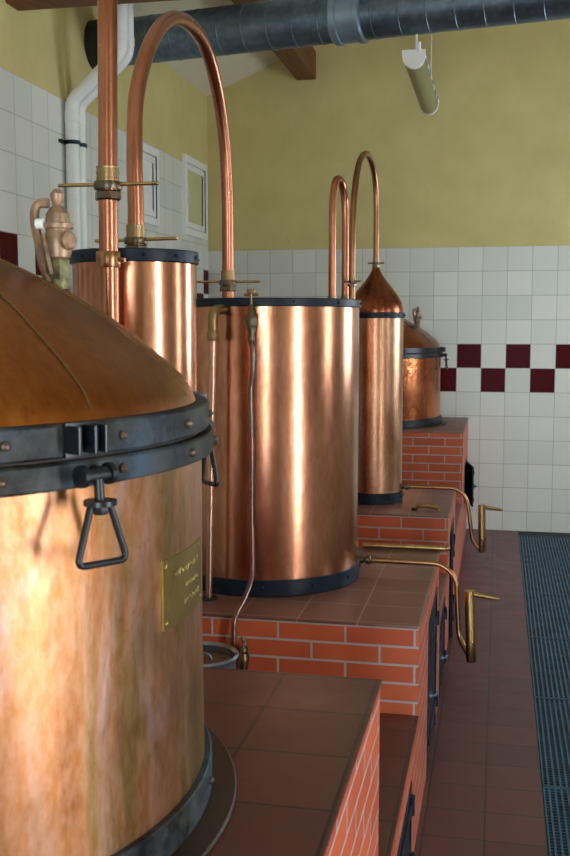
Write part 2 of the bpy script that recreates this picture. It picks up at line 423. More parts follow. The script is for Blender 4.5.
def left_window(i, h, dark=True):
    y0, y1, z0, z1 = h; x = XL
    root = bpy.data.objects.new('window_%d' % i, None); COL.objects.link(root); root.location = (x, (y0+y1)/2, z0); struct(root)
    f = .055
    m = MB()
    for a in ((y0, y0+f, z0, z1), (y1-f, y1, z0, z1), (y0+f, y1-f, z0, z0+f), (y0+f, y1-f, z1-f, z1)):
        m.box((x-.10, a[0], a[2]), (x+.022, a[1], a[3]), .003)
    m.build('window_frame', M['white_frame'], root)
    g = .05; e = .006
    m = MB()
    for a in ((y0+f+e, y0+f+g, z0+f+e, z1-f-e), (y1-f-g, y1-f-e, z0+f+e, z1-f-e), (y0+f+g, y1-f-g, z0+f+e, z0+f+g), (y0+f+g, y1-f-g, z1-f-g, z1-f-e)):
        m.box((x-.03, a[0], a[2]), (x+.014, a[1], a[3]), .002)
    sash = m.build('sash', M['white_frame'], root)
    m = MB(); m.box((x-.034, y0+f, z0+f), (x-.03, y1-f, z1-f)); m.build('gap_backing', M['dark' if i == 2 else 'white_frame'], root)  # sheet behind the sash; the dark one paints its shaded gap
    m = MB(); m.box((x-.012, y0+f+g, z0+f+g), (x+.004, y1-f-g, z1-f-g)); m.build('pane', M['white_frame'] if i == 1 else M['blind'], sash)
    m = MB(); m.box((x+.014, y0+f+.02, (z0+z1)/2-.05), (x+.026, y0+f+.035, (z0+z1)/2+.05), .003); m.build('window_handle', M['white_frame'], sash)
left_window(1, WL[0]); left_window(2, WL[1])
for i, h in enumerate(WR):
    m = MB(); y0, y1, z0, z1 = h; f = .06; ym = (y0+y1)/2; zm = (z0+z1)/2
    for a in ((y0, y0+f, z0, z1), (y1-f, y1, z0, z1), (y0, y1, z0, z0+f), (y0, y1, z1-f, z1), (ym-f/2, ym+f/2, z0, z1)):
        m.box((XR+.02, a[0], a[2]), (XR+.09, a[1], a[3]))
    struct(m.build('window_%d' % (3+i), M['white_frame']))

# roof timbers
def purlin(x, label):
    m = MB(); zt = zc(x)-.01
    m.box((x-.08, 4.2, zt-.25), (x+.08, YF, zt-.03), .006)
    return tag(m.build('roof_purlin', M['wood']), label, 'roof beam', 'purlins under the sloping ceiling')
purlin(-1.585, 'brown wooden roof beam ending at the far wall, left of the duct coupling')
purlin(-.585, 'brown wooden roof beam end just above the hanging tube light')
m = MB(); m.box((XL+.001, 4.88, 3.265), (-1.42, 5.02, 3.43), .006)
tag(m.build('wooden_tie_beam', M['wood']), 'horizontal brown wooden beam across the top left corner above the white pipes', 'wooden beam')

# ------------------------------------------------------------------ drain gratings
GR = 'steel gratings over the floor gutter'
places = ['nearest steel floor grating, cut by the bottom right corner', 'second steel floor grating from the near end of the gutter',
          'third steel floor grating from the near end of the gutter', 'fourth steel floor grating from the near end, beside the near brass spout',
          'fifth steel floor grating from the near end, just before the last one', 'last dark steel floor grating at the foot of the far tiled wall']
gr0 = None
for k in range(6):
    y0 = 2.79+.92*k
    if gr0 is None:
        gr0 = thing('floor_grating', places[k], 'floor grating', (GX0, y0, 0), GR)
        L = .914; W = GX1-GX0-.006; m = MB()
        o = (GX0+.003, y0, 0)
        for a, c in (((0, 0), (W, .006)), ((0, L-.006), (W, L)), ((0, 0), (.006, L)), ((W-.006, 0), (W, L))):
            m.box((o[0]+a[0], o[1]+a[1], -.03), (o[0]+c[0], o[1]+c[1], .002))
        m.build('grating_frame', M['grate'], gr0)
        m = MB(); n = 23
        for i in range(1, n):
            x = o[0]+W*i/n; m.box((x-.0035, o[1]+.006, -.028), (x+.0035, o[1]+L-.006, .001))
        for j in range(1, 42):
            y = o[1]+L*j/42; m.box((o[0]+.006, y-.0022, -.022), (o[0]+W-.006, y+.0022, -.003))
        m.build('bar_grid', M['grate'], gr0)
    else:
        c = gr0.copy(); COL.objects.link(c); c.location = (GX0, y0, 0); c['label'] = places[k]
        for ch in gr0.children:
            d = ch.copy(); COL.objects.link(d); d.parent = c

# ------------------------------------------------------------------ brick plinths
XB, XA = -1.70, -.232
def plinth(label, y0, y1, h, tile, door=None, ajar=0):
    root = thing('brick_plinth', label, 'brick plinth', ((XA+XB)/2, (y0+y1)/2, 0), 'brick plinths of the distillery')
    m = MB()
    t = .009
    if door:
        d0, d1, dz0, dz1 = door; rec = .05
        m.box((XB, y0, 0), (XA-rec, y1, h-t))
        m.box((XA-rec, y0, 0), (XA, d0, h-t)); m.box((XA-rec, d1, 0), (XA, y1, h-t))
        m.box((XA-rec, d0, dz1), (XA, d1, h-t))
        if dz0 > 0: m.box((XA-rec, d0, 0), (XA, d1, dz0))
    else: m.box((XB, y0, 0), (XA, y1, h-t))
    m.build('brick_base', M['brick'], root)
    m = MB(); m.box((XB-.004, y0, h-t), (XA+.004, y1, h), .003)
    m.build('tiled_top', tile, root)
    if door:
        m = MB(); f = .022
        for a in ((d0, d0+f, dz0, dz1), (d1-f, d1, dz0, dz1), (d0+f, d1-f, dz1-f, dz1)):
            m.box((XA-.045, a[0], a[2]), (XA+.003, a[1], a[3]))
        fr = m.build('door_frame', M['iron'], root)
        m = MB(); th = .012
        hinge = Vector((XA+.004, d1-.02, 0)); ca, sa = math.cos(R(ajar)), math.sin(R(ajar))
        W = d1-d0-.04
        # leaf hangs at the far jamb and swings out over the floor
        Mx = Matrix.Translation((hinge.x, hinge.y, (dz0+dz1-f)/2+.004)) @ Matrix.Rotation(R(ajar), 4, 'Z')
        m.obox(Mx @ Matrix.Translation((-.012, -W/2, 0)), (th, W, dz1-dz0-f-.014), .002)
        m.obox(Mx @ Matrix.Translation((-.004, -W/2, (dz1-dz0)*.3)), (.012, W*.9, .03), .002)
        m.obox(Mx @ Matrix.Translation((-.004, -W/2, -(dz1-dz0)*.3)), (.012, W*.9, .03), .002)
        leaf = m.build('fire_door', M['iron'], root)
        m = MB()
        p = Mx @ Vector((0, -W+.04, .0)); q = Mx @ Vector((.022, -W+.04, .0)); r_ = Mx @ Vector((.022, -W+.10, -.01))
        m.tube(rounded([p, q, r_], .010), .006, 10); m.sphere(r_, .008)
        m.cyl(p, Mx @ Vector((.010, -W+.04, .0)), .016)
        m.build('door_latch', M['latch'], leaf, label='blue-grey steel latch handle')
        for zz in (-.3, .3):
            m = MB(); c = Mx @ Vector((0, 0, (dz1-dz0)*zz)); m.cyl(c-Vector((0, 0, .03)), c+Vector((0, 0, .03)), .009)
            m.build('hinge', M['iron'], leaf)
    return root
H1, H2, HS = .925, .71, .415
G = .002
plinth('tall brick and tile plinth in the foreground under the largest still', .70, 2.11, H1, M['top_tile'])
plinth('low brick step with brown tiled top between the front plinth and the big barrel plinth', 2.11+G, 3.235-G, HS, M['top_tile'], (2.55, 3.0, 0, .30), 0)
plinth('brick plinth with iron fire door under the big copper barrel', 3.235, 4.39, H2, M['top_tile_b'], (3.72, 4.24, 0, .585), 0)
plinth('low brick step hidden between the big barrel plinth and the slim column plinth', 4.39+G, 5.19-G, HS, M['top_tile_b'], (4.52, 4.95, 0, .36), 0)
plinth('brick plinth under the slim copper column with a curved brass hook lying on it', 5.19, 6.08, H2, M['top_tile_b'], (5.4, 5.85, 0, .585), 3)
plinth('low brick step in front of the farthest plinth', 6.08+G, 7.28-G, HS, M['top_tile_b'])
plinth('tall brick plinth against the far tiled wall under the small-looking distant still', 7.28, 8.495, H1, M['top_tile_b'], (7.75, 8.2, .30, .64), 10)

# ------------------------------------------------------------------ pot stills
def pot(name, label, cx, cy, z0, dome, valve_at, plate, body_mat, lid_mat, group, clamps, dz=0, ring='iron_ring'):
    root = thing(name, label, 'still', (cx, cy, z0), group)
    c = (cx, cy, 0); r = .53
    m = MB(); m.ring(.40, .582, z0, z0+.008, c, 96, .003); m.build('base_flange', M['dark_flange'], root)
    m = MB(); m.lathe([(r-.012, z0+.055), (r, z0+.055), (r-.002, z0+.28), (r-.001, 1.482+dz), (r-.012, 1.482+dz)], c, 112)
    body = m.build('pot_body', body_mat, root)
    m = MB(); m.ring(r-.03, r+.012, z0+.008, z0+.062, c, 96, .003)
    band = m.build('base_band', M[ring], root)
    for k in range(10):
        a = R(36*k+9); n = Vector((math.cos(a), math.sin(a), 0)); rivet(Vector((cx, cy, z0+.036))+n*(r+.012), n, band, 'rivet')
    m = MB(); m.ring(r-.02, .549, 1.477+dz, 1.510+dz, c, 112, .003); lower = m.build('lower_ring', M[ring], root)
    m = MB(); m.ring(r-.02, .532, 1.508+dz, 1.520+dz, c, 96, .001); m.build('gap_backing', M['ring_gap'], root)  # dark ring paints the shaded gap between lower and upper ring
    m = MB(); m.ring(r-.02, .541, 1.5135+dz, 1.5545+dz, c, 112, .003); upper = m.build('upper_ring', M[ring], root)
    for rg, rad, zz, ph in ((lower, .548, 1.494+dz, 14), (upper, .540, 1.534+dz, -3)):
        for k in range(20):
            a = R(18*k+ph); n = Vector((math.cos(a), math.sin(a), 0)); rivet(Vector((cx, cy, zz))+n*(rad+.001), n, rg, 'rivet')
    # lid
    prof = [(.522, 1.549+dz)] + [(a, b+dz) for a, b in dome]
    P = catmull([(a, 0, b) for a, b in prof], 6)
    m = MB(); m.lathe([(p.x, p.z) for p in P[:-1]] + [(0, P[-1].z)], c, 112)
    lid = m.build('domed_lid', lid_mat, root, 60)
    def zat(rr):
        for a, b in zip(P, P[1:]):
            if b.x <= rr <= a.x: return a.z+(b.z-a.z)*(a.x-rr)/max(1e-6, a.x-b.x)
        return P[-1].z
    for k in range(12):
        a = R(30*k+6); pts = []
        for i in range(40):
            rr = .515-.40*i/39; pts.append((cx+rr*math.cos(a), cy+rr*math.sin(a), zat(rr)+.0006))
        m = MB(); m.tube(pts, [.0021]*40, 6); m.build('lid_seam', M['seam'], lid)
    m = MB(); zt = zat(0.03)
    m.lathe([(.05, zt-.012), (.05, zt+.05), (.062, zt+.052), (.062, zt+.075), (.03, zt+.085), (.0, zt+.085)], c, 32)
    m.build('lid_neck', M['copper_pipe'], lid)
    # swing bolt clamps
    for deg in clamps:
        a = R(deg); n = Vector((math.cos(a), math.sin(a), 0)); t = Vector((-n.y, n.x, 0))
        O = Vector((cx, cy, 0)); Z = Vector((0, 0, 1))
        P3 = lambda rr, tt, zz: O+n*rr+t*tt+Z*(zz+dz)
        B = Matrix(((n.x, t.x, 0), (n.y, t.y, 0), (0, 0, 1))).to_4x4()
        m = MB()
        for tt in (-.020, .004, .020):
            m.obox(Matrix.Translation(P3(.552, tt, 1.536)) @ B, (.030, .005, .034), .002)
        m.obox(Matrix.Translation(P3(.5425, 0, 1.535)) @ B, (.006, .050, .042), .002)
        fork = m.build('clamp', M['black'], root)
        m = MB()
        m.cyl(P3(.568, -.019, 1.494), P3(.568, .019, 1.494), .010, seg=14)
        m.cyl(P3(.568, -.024, 1.494), P3(.568, -.017, 1.494), .0135, seg=14); m.cyl(P3(.568, .017, 1.494), P3(.568, .024, 1.494), .0135, seg=14)
        m.build('pivot', M['black'], fork)
        m = MB()
        m.cyl(P3(.574, 0, 1.490), P3(.576, 0, 1.455), .0062, seg=12)
        m.build('screw', M['black'], fork)
        m = MB()
        cc = P3(.576, 0, 1.462); m.cyl(cc+Z*.003, cc-Z*.003, .020, seg=20); m.nut(cc-Z*.014, .010, .012)
        tri = [P3(.576, -.014, 1.460), P3(.580, -.039, 1.391), P3(.580, .037, 1.388), P3(.576, .014, 1.460)]
        m.tube(rounded(tri, .012, 5), .0044, 10)
        m.build('handle', M['black'], fork)
    # safety valve on the lid
    vx, vy, tilt = valve_at
    rr = math.hypot(vx-cx, vy-cy); vz = zat(rr)-.004; V = Vector((vx, vy, vz)); Z = Vector((0, 0, 1))
    k = 1.12
    m = MB()
    m.turned(V+Z*.040*k, V+Z*.104*k, [(0, .013), (.06, .019), (.25, .0215), (.5, .022), (.60, .019), (.66, .019), (.68, .0245), (.78, .0245), (.80, .019), (1, .018)], 18)
    m.cyl(V+Vector((0, 0, .066*k)), V+Vector((.027, -.010, .066*k)), .015, seg=14, bev=.004)
    vb = m.build('safety_valve', M['valve'], root, label='weathered brass safety valve')
    m = MB(); m.cyl(V, V+Z*.014, .017, seg=14); m.nut(V+Z*.010, .0165, .036); m.build('valve_collar', M['valve_green'], vb, label='brass collar gone green')
    m = MB(); m.turned(V+Z*.104*k, V+Z*.138*k, [(0, .017), (.2, .013), (.35, .006), (.55, .010), (.8, .011), (1, .005)], 14)
    m.build('valve_cap', M['valve'], vb)
    m = MB()
    m.tube(catmull([V+Vector((-.012, -.006, .118*k)), V+Vector((-.030, -.008, .116*k)), V+Vector((-.034, -.010, .095*k)), V+Vector((-.026, -.012, .06*k)), V+Vector((-.018, -.014, .025*k)), V+Vector((-.010, -.014, .008*k))], 5), [.0075]*20+[.006]*6, 8)
    m.tube(catmull([V+Vector((-.016, -.018, .075*k)), V+Vector((-.010, -.022, .05*k)), V+Vector((-.004, -.020, .02*k))], 5), .0045, 8)
    m.build('valve_lever', M['valve'], vb)
    m = MB(); m.cyl(V+Vector((-.026, -.020, .089*k)), V+Vector((-.015, -.020, .089*k)), .008, seg=12); m.build('valve_knob', M['white_pvc'], vb)
    if plate:
        a0, a1, pz0, pz1 = R(-10.2), R(8.0), 1.252, 1.350
        m = MB(); ra, rb = r-.0015, r+.0018
        m.lathe([(ra, pz0), (rb, pz0), (rb, pz1), (ra, pz1), (ra, pz0)], c, 24, None, a0, a1)
        for aa in (a0, a1):
            vs = [m.bm.verts.new((cx+q*math.cos(aa), cy+q*math.sin(aa), zz)) for q, zz in ((ra, pz0), (rb, pz0), (rb, pz1), (ra, pz1))]
            m.bm.faces.new(vs)
        pl = m.build('nameplate', M['brass_plate'], root, label='engraved brass plate')
        m = MB(); rng = random.Random(3)
        for zz, f0, f1, hh in ((1.325, .22, .86, .0065), (1.300, .46, .80, .0052), (1.277, .40, .90, .0052)):
            x = f0
            while x < f1:   # worn, unreadable lettering: short strokes along three lines
                pts = []
                for i in range(5):
                    f = x+.012*i; a = a0+(a1-a0)*f
                    pts.append((cx+(rb+.0002)*math.cos(a), cy+(rb+.0002)*math.sin(a), zz+hh*(rng.random()*1.6-.8)))
                m.tube(catmull(pts, 3), .0007, 5); x += .012*4+.012+.02*rng.random()
        m.build('engraving', M['engrave'], pl)
        for aa in (a0+R(.9), a1-R(.9)):
            for zz in (pz0+.009, pz1-.009):
                n = Vector((math.cos(aa), math.sin(aa), 0)); rivet(Vector((cx, cy, zz))+n*rb, n, pl, 'brass_plate', .0038, .002, 'screw')
    return root
PX, PY = -.965, 1.405
domeA = [(.508, 1.580), (.480, 1.611), (.405, 1.672), (.34, 1.715), (.235, 1.768), (.12, 1.812), (.03, 1.83)]
domeB = [(.505, 1.575), (.475, 1.603), (.405, 1.655), (.34, 1.692), (.235, 1.737), (.12, 1.775), (.03, 1.79)]
pot('pot_still', 'largest copper pot still in the left foreground with brass nameplate and brown domed lid', PX, PY, H1, domeA, (-.678, 1.52, 0), True, M['copper_old'], M['copper_lid'], 'copper pot stills', (-28.4, 37, 97, 157, 214, 270))
pot('pot_still', 'farthest copper pot still with domed lid beside the chequered far wall', -.958, 7.9, H1, domeA, (-.605, 7.88, 0), False, M['copper_red'], M['copper_bell'], 'copper pot stills', (-6, 54, 114, 174, 234, 294), -.042, 'black')

# ------------------------------------------------------------------ barrels and columns
def lidded(root, cx, cy, z0, z1, r, mat, rimh=.03, band=.06, rimr=.008, lid=True, seg=96):
    c = (cx, cy, 0)
    m = MB(); m.lathe([(r-.008, z0+band*.5), (r, z0+band*.5), (r, z0+(z1-z0)*.5), (r, z1-.006), (r-.008, z1-.006)], c, seg)
    body = m.build('barrel_body', mat, root)
    m = MB(); m.ring(r-.02, r+.007, z0, z0+band, c, seg, .003); b = m.build('base_band', M['iron'], root)
    for k in range(12):
        a = R(30*k+10); n = Vector((math.cos(a), math.sin(a), 0)); rivet(Vector((cx, cy, z0+band*.55))+n*(r+.007), n, b, 'iron', .006, .006)
    m = MB(); m.ring(r-.02, r+rimr, z1-rimh, z1, c, seg, .003); rim = m.build('rim_band', M['iron'], root)
    for k in range(12):
        a = R(30*k+28); n = Vector((math.cos(a), math.sin(a), 0)); rivet(Vector((cx, cy, z1-rimh*.5))+n*(r+rimr), n, rim, 'iron', .005, .006)
    if lid:
        m = MB(); m.lathe([(0, z1-.008), (r-.018, z1-.008), (r-.018, z1-.02), (0, z1-.02)], c, seg); m.build('lid', M['copper_brown'], root)
    return body

BX, BY, BR = -.866, 3.832, .351
barrel = thing('copper_barrel', 'big shiny copper barrel with black rim in the middle of the row', 'copper barrel', (BX, BY, H2), 'copper barrels')
lidded(barrel, BX, BY, H2, 1.768, BR, M['copper_barrel'])
a = R(-82); n = Vector((math.cos(a), math.sin(a), 0))
m = MB(); TP = Vector((-.828, 3.42, 0))
m.cyl((-.828, 3.49, 1.70), (-.828, 3.425, 1.70), .011, seg=12); m.nut((-.828, 3.425, 1.662), .018, .03)
m.turned((-.828, 3.425, 1.61), (-.828, 3.425, 1.745), [(0, .010), (.1, .014), (.2, .011), (.4, .016), (.55, .019), (.75, .016), (.8, .012), (.95, .010), (1, .006)], 14)
tap = m.build('tap', M['verdigris'], barrel, label='brass tap with green patina')
m = MB(); m.cyl((-.828, 3.425, 1.74), (-.828, 3.425, 1.785), .0045, seg=10); m.cyl((-.853, 3.425, 1.776), (-.803, 3.425, 1.776), .0045, seg=10); m.box((-.843, 3.415, 1.781), (-.813, 3.435, 1.795), .003)
m.build('tap_handle', M['brass_old'], tap)

m = MB()
pts = [(-.828, 3.425, 1.615), (-.822, 3.42, 1.56), (-.826, 3.425, 1.50), (-.833, 3.43, 1.44), (-.829, 3.428, 1.25), (-.831, 3.43, 1.05), (-.826, 3.42, .90), (-.824, 3.40, .80), (-.830, 3.31, .745), (-.836, 3.222, .715), (-.838, 3.205, .66), (-.836, 3.205, .55), (-.836, 3.205, HS+.002)]
m.tube(catmull(pts, 7), .0085, 12)
tag(m.build('copper_tube', M['copper_tube']), 'thin stained copper tube running from the brass tap down past the plinth edge', 'copper tube')

ov = thing('overflow_pipe', 'narrow straight copper pipe with brass elbow at the left of the big barrel', 'pipe', (-.955, 3.44, H2))
m = MB(); m.cyl((-.985, 3.42, H2+.004), (-.962, 3.42, 1.655), .0115, seg=14); m.build('pipe', M['pale_pipe'], ov)
m = MB(); m.tube(rounded([(-.962, 3.42, 1.63), (-.962, 3.42, 1.725), (-.94, 3.484, 1.728)], .05, 8), .018, 14)
m.turned((-.962, 3.42, 1.62), (-.962, 3.42, 1.655), [(0, .019), (.15, .022), (.85, .022), (1, .019)], 8)
m.build('elbow', M['brass_old'], ov, label='brass elbow')
m = MB(); m.ring(.010, .032, H2, H2+.006, (-.985, 3.42, 0), 24, .002); m.build('floor_collar', M['dark'], ov)

CX, CY, CR = -1.003, 2.76, .172
colT = thing('copper_column', 'tall narrow copper column with black rim behind the foreground still', 'copper column', (CX, CY, HS), 'tall copper columns')
lidded(colT, CX, CY, HS, 1.875, CR, M['copper_barrel'], .035, .06, .007)

SX, SY, SR = -.659, 5.6, .152
col3 = thing('copper_column', 'slim copper column with bell-shaped copper top right of the big barrel', 'copper column', (SX, SY, H2), 'tall copper columns')
lidded(col3, SX, SY, H2, 1.742, SR, M['copper_column'], .03, .06, .006, False)
P = catmull([(.150, 0, 1.738), (.149, 0, 1.765), (.139, 0, 1.802), (.113, 0, 1.845), (.084, 0, 1.882), (.057, 0, 1.915), (.036, 0, 1.947), (.023, 0, 1.972), (.018, 0, 1.988)], 6)
m = MB(); m.lathe([(p.x, p.z) for p in P]+[(0, 1.985)], (SX, SY, 0), 56); m.build('bell_top', M['copper_bell'], col3, 60)

KX, KY, KR = -.94, 4.912, .254
cond = thing('copper_barrel', 'copper barrel hidden behind the big barrel, only its two pipe arches show', 'copper barrel', (KX, KY, HS), 'copper barrels')
lidded(cond, KX, KY, HS, 1.75, KR, M['copper_barrel'])

# ------------------------------------------------------------------ swan necks
def union(root, p, r, bar_len, bar_dir, low=True, mat='verdigris'):
    p = Vector(p); m = MB()
    m.nut(p, r*1.42, r*1.0, 6); m.lathe([(0, r*1.1), (r*1.42, r*1.1), (r*1.5, r*1.4), (r*1.42, r*1.9), (0, r*1.9)], p, 24)
    u = m.build('union_nut', M[mat], root)
    m = MB(); m.lathe([(r*.9, r*1.9), (r*1.16, r*1.9), (r*1.2, r*2.2), (r*1.14, r*2.5), (r*1.22, r*2.8), (r*1.14, r*3.1), (r*1.2, r*3.4), (r*.9, r*3.5)], p, 24)
    m.build('sleeve', M['brass_old'], u, label='ribbed brass sleeve')
    m = MB(); d = Vector(bar_dir).normalized(); c = p+Vector((0, 0, r*1.65))
    m.cyl(c-d*bar_len/2, c+d*bar_len/2, .0048, seg=10, bev=.002)
    m.build('tommy_bar', M['brass'], u, label='brass bar handle')
    return u

sw = thing('swan_neck_pipe', 'large copper pipe arch from the narrow column over to the big barrel', 'copper pipe', (-1.0, 2.76, 1.87), 'copper pipe arches')
pts = [(-.995, 2.75, 1.872), (-.994, 2.75, 2.0), (-.996, 2.752, 2.15), (-1.0, 2.785, 2.305), (-1.0, 2.89, 2.46), (-1.0, 3.05, 2.58), (-1.0, 3.23, 2.635), (-1.0, 3.41, 2.635), (-1.002, 3.55, 2.585), (-1.003, 3.66, 2.48), (-1.003, 3.735, 2.34), (-1.005, 3.775, 2.18), (-1.008, 3.795, 2.0), (-1.01, 3.80, 1.762)]
m = MB(); m.tube(catmull(pts, 6), .0225, 20); m.build('pipe', M['copper_pipe'], sw)
union(sw, (-.995, 2.75, 1.872), .0225, .26, (1, -.15, 0), mat='verdigris')
union(sw, (-1.01, 3.80, 1.80), .0225, .25, (1, .1, 0))

vp = thing('vapour_pipe', 'vertical copper pipe with cross-bar union rising out of frame behind the foreground still', 'copper pipe', (-.975, 2.49, HS), 'copper pipe arches')
pts = [(-.976, 2.49, HS+.002), (-.976, 2.49, 1.2), (-.973, 2.49, 2.0), (-.966, 2.49, 2.55), (-.968, 2.47, 2.80), (-.967, 2.36, 3.0), (-.966, 2.15, 3.12), (-.965, 1.93, 3.14), (-.965, 1.70, 3.07), (-.965, 1.50, 2.88), (-.965, 1.41, 2.6), (-.965, PY, 2.3), (-.965, PY, 1.918)]
m = MB(); m.tube(catmull(pts, 6), .0245, 20); m.build('pipe', M['copper_pipe'], vp)
union(vp, (-.973, 2.49, 1.985), .0245, .275, (1, -.05, -.012))
m = MB(); m.lathe([(.0235, 1.818), (.0295, 1.818), (.031, 1.821), (.031, 1.855), (.0295, 1.858), (.0235, 1.858), (.0235, 1.818)], (-.975, 2.49, 0), 28)
m.cyl((-.975, 2.51, 1.838), (-.975, 2.588, 1.838), .006, seg=8); m.cyl((-.948, 2.490, 1.838), (-.930, 2.488, 1.836), .006, seg=8)
m.build('pipe_clip', M['copper_brown'], vp, label='copper clip with small bolt')

a2 = thing('swan_neck_pipe', 'small reddish copper pipe loop, the left one of two behind the big barrel', 'copper pipe', (-.77, 5.0, 1.742), 'copper pipe arches')
pts = [(-.786, 4.90, 1.742), (-.786, 4.90, 2.1), (-.785, 4.902, 2.25), (-.779, 4.912, 2.325), (-.770, 4.932, 2.365), (-.758, 4.985, 2.36), (-.750, 5.020, 2.305), (-.746, 5.040, 2.22), (-.745, 5.045, 2.05), (-.745, 5.045, 1.742)]
m = MB(); m.tube(catmull(pts, 6), .0185, 16); m.build('pipe', M['copper_pipe'], a2)
union(a2, (-.786, 4.90, 1.75), .0185, .09, (1, 0, 0)); union(a2, (-.745, 5.045, 1.765), .0165, .10, (1, .3, 0))
a3 = thing('swan_neck_pipe', 'thin brown copper pipe arch rising from the bell top, right of the reddish loop', 'copper pipe', (-.68, 5.4, 1.742), 'copper pipe arches')
pts = [(SX, SY, 1.983), (SX, SY, 2.22), (-.660, 5.595, 2.34), (-.664, 5.56, 2.45), (-.672, 5.48, 2.525), (-.682, 5.35, 2.548), (-.691, 5.19, 2.50), (-.697, 5.07, 2.39), (-.700, 5.00, 2.23), (-.701, 4.98, 2.03), (-.701, 4.98, 1.742)]
m = MB(); m.tube(catmull(pts, 6), .0160, 16); m.build('pipe', M['copper_brown'], a3)
union(a3, (SX, SY, 1.985), .0145, .09, (1, 0, 0)); union(a3, (-.701, 4.98, 1.86), .0155, .09, (1, -.2, 0))

# ------------------------------------------------------------------ outlet spouts
def spout(label, pts, cyl0, cyl1, tip, fit):
    root = thing('outlet_spout', label, 'spout', (cyl0[0], cyl0[1], cyl0[2]), 'brass outlet spouts')
    m = MB(); m.tube(rounded(pts, .055, 8), .0105, 14); m.build('outlet_pipe', M['copper_brown'], root)
    m = MB(); f = Vector(fit)
    m.turned(f+Vector((-.02, 0, 0)), f+Vector((.04, 0, 0)), [(0, .011), (.1, .016), (.35, .016), (.4, .012), (.5, .012), (.55, .018), (.8, .018), (.85, .013), (1, .012)], 12)
    m.build('fitting', M['verdigris'], root)
    m = MB(); c0, c1 = Vector(cyl0), Vector(cyl1)
    m.turned(c0, c1, [(0, .017), (.02, .0205), (.3, .0205), (.95, .019), (1, .019)], 20)
    m.build('proofing_cylinder', M['brass'], root)
    m = MB(); s = c1-Vector((0, 0, .012))
    m.tube([s, s+(Vector(tip)-s)*.5, tip], [.012, .009, .006], 12); m.build('spout_arm', M['brass'], root)
spout('brass outlet spout with upright cylinder at the foot of the big barrel',
      [(-.515, 3.95, .755), (-.20, 3.95, .752), (-.142, 3.95, .70), (-.128, 3.95, .46), (-.085, 3.90, .405)],
      (-.078, 3.90, .386), (-.090, 3.90, .665), (.022, 3.92, .632), (-.505, 3.95, .755))
spout('brass outlet spout with upright cylinder at the foot of the slim column',
      [(-.500, 5.6, .792), (-.205, 5.6, .792), (-.150, 5.6, .735), (-.118, 5.6, .50), (-.072, 5.6, .455)],
      (-.066, 5.6, .445), (-.072, 5.6, .706), (.040, 5.62, .676), (-.500, 5.6, .792))

# ------------------------------------------------------------------ small things
br = thing('brass_rod', 'long horizontal brass rod along the back edge of the big barrel plinth', 'brass rod', (-.5, 4.36, H2))
m = MB(); m.cyl((-.56, 4.365, H2+.0125), (-.205, 4.365, H2+.0125), .0115, seg=14); m.build('rod', M['brass'], br)
m = MB(); m.sphere((-.197, 4.365, H2+.0135), .0135); m.build('end_knob', M['brass'], br)

hk = thing('brass_hook', 'small curved brass hook lying on the tiles in front of the slim column', 'handle', (-.345, 5.42, H2))
hx, hy = -.352, 5.335
m = MB(); m.tube(catmull([(hx-.058, hy+.008, H2+.010), (hx-.040, hy+.005, H2+.019), (hx, hy, H2+.024), (hx+.045, hy-.004, H2+.019), (hx+.068, hy-.018, H2+.010)], 6), [.009]*6+[.0095]*12+[.009]*7, 10)
m.build('grip', M['brass'], hk)
m = MB(); m.box((hx-.078, hy-.006, H2), (hx-.048, hy+.022, H2+.014), .004); m.build('end_block', M['iron'], hk)

pa = thing('steel_pail', 'round steel-rimmed pail on the low step beside the copper tube', 'pail', (-.775, 2.62, HS))
m = MB(); c = (-.785, 2.64, 0); zr = .775
m.lathe([(0, HS), (.085, HS), (.098, zr-.02), (.102, zr-.012), (.106, zr-.004), (.101, zr+.002), (.094, zr-.006), (.082, HS+.006), (0, HS+.006)], c, 40)
m.build('pail_body', M['pail'], pa)
m = MB(); m.lathe([(.0, zr-.035), (.091, zr-.035), (.094, zr-.028), (.05, zr-.018), (0, zr-.014)], c, 36); pl = m.build('pail_lid', M['pail_wood'], pa)
m = MB(); m.tube(catmull([(c[0]-.03, c[1], zr-.02), (c[0]-.02, c[1], zr-.002), (c[0]+.02, c[1], zr-.002), (c[0]+.03, c[1], zr-.02)], 5), .005, 8); m.build('lid_handle', M['pail'], pl)

vc = thing('drain_cock', 'small weathered brass cock mounted low on the brick face beside the copper tube', 'drain cock', (-.80, 3.21, .52))
vx, vy = -.806, 3.205
m = MB(); m.cyl((vx, 3.234, .575), (vx, vy, .575), .014, seg=14); m.turned((vx, vy, .520), (vx, vy, .618), [(0, .012), (.1, .018), (.25, .014), (.45, .019), (.6, .019), (.75, .014), (.8, .016), (.92, .016), (1, .010)], 14)
m.build('cock_body', M['verdigris'], vc)
m = MB(); m.cyl((vx, vy, .618), (vx, vy, .630), .005, seg=8); m.turned((vx, vy, .628), (vx, vy, .655), [(0, .005), (.4, .008), (.8, .007), (1, .003)], 10)
m.obox(Matrix.Translation((vx-.006, vy-.022, .585)) @ Matrix.Rotation(R(8), 4, 'Y'), (.009, .007, .085), .002); m.build('cock_handle', M['brass_old'], vc)

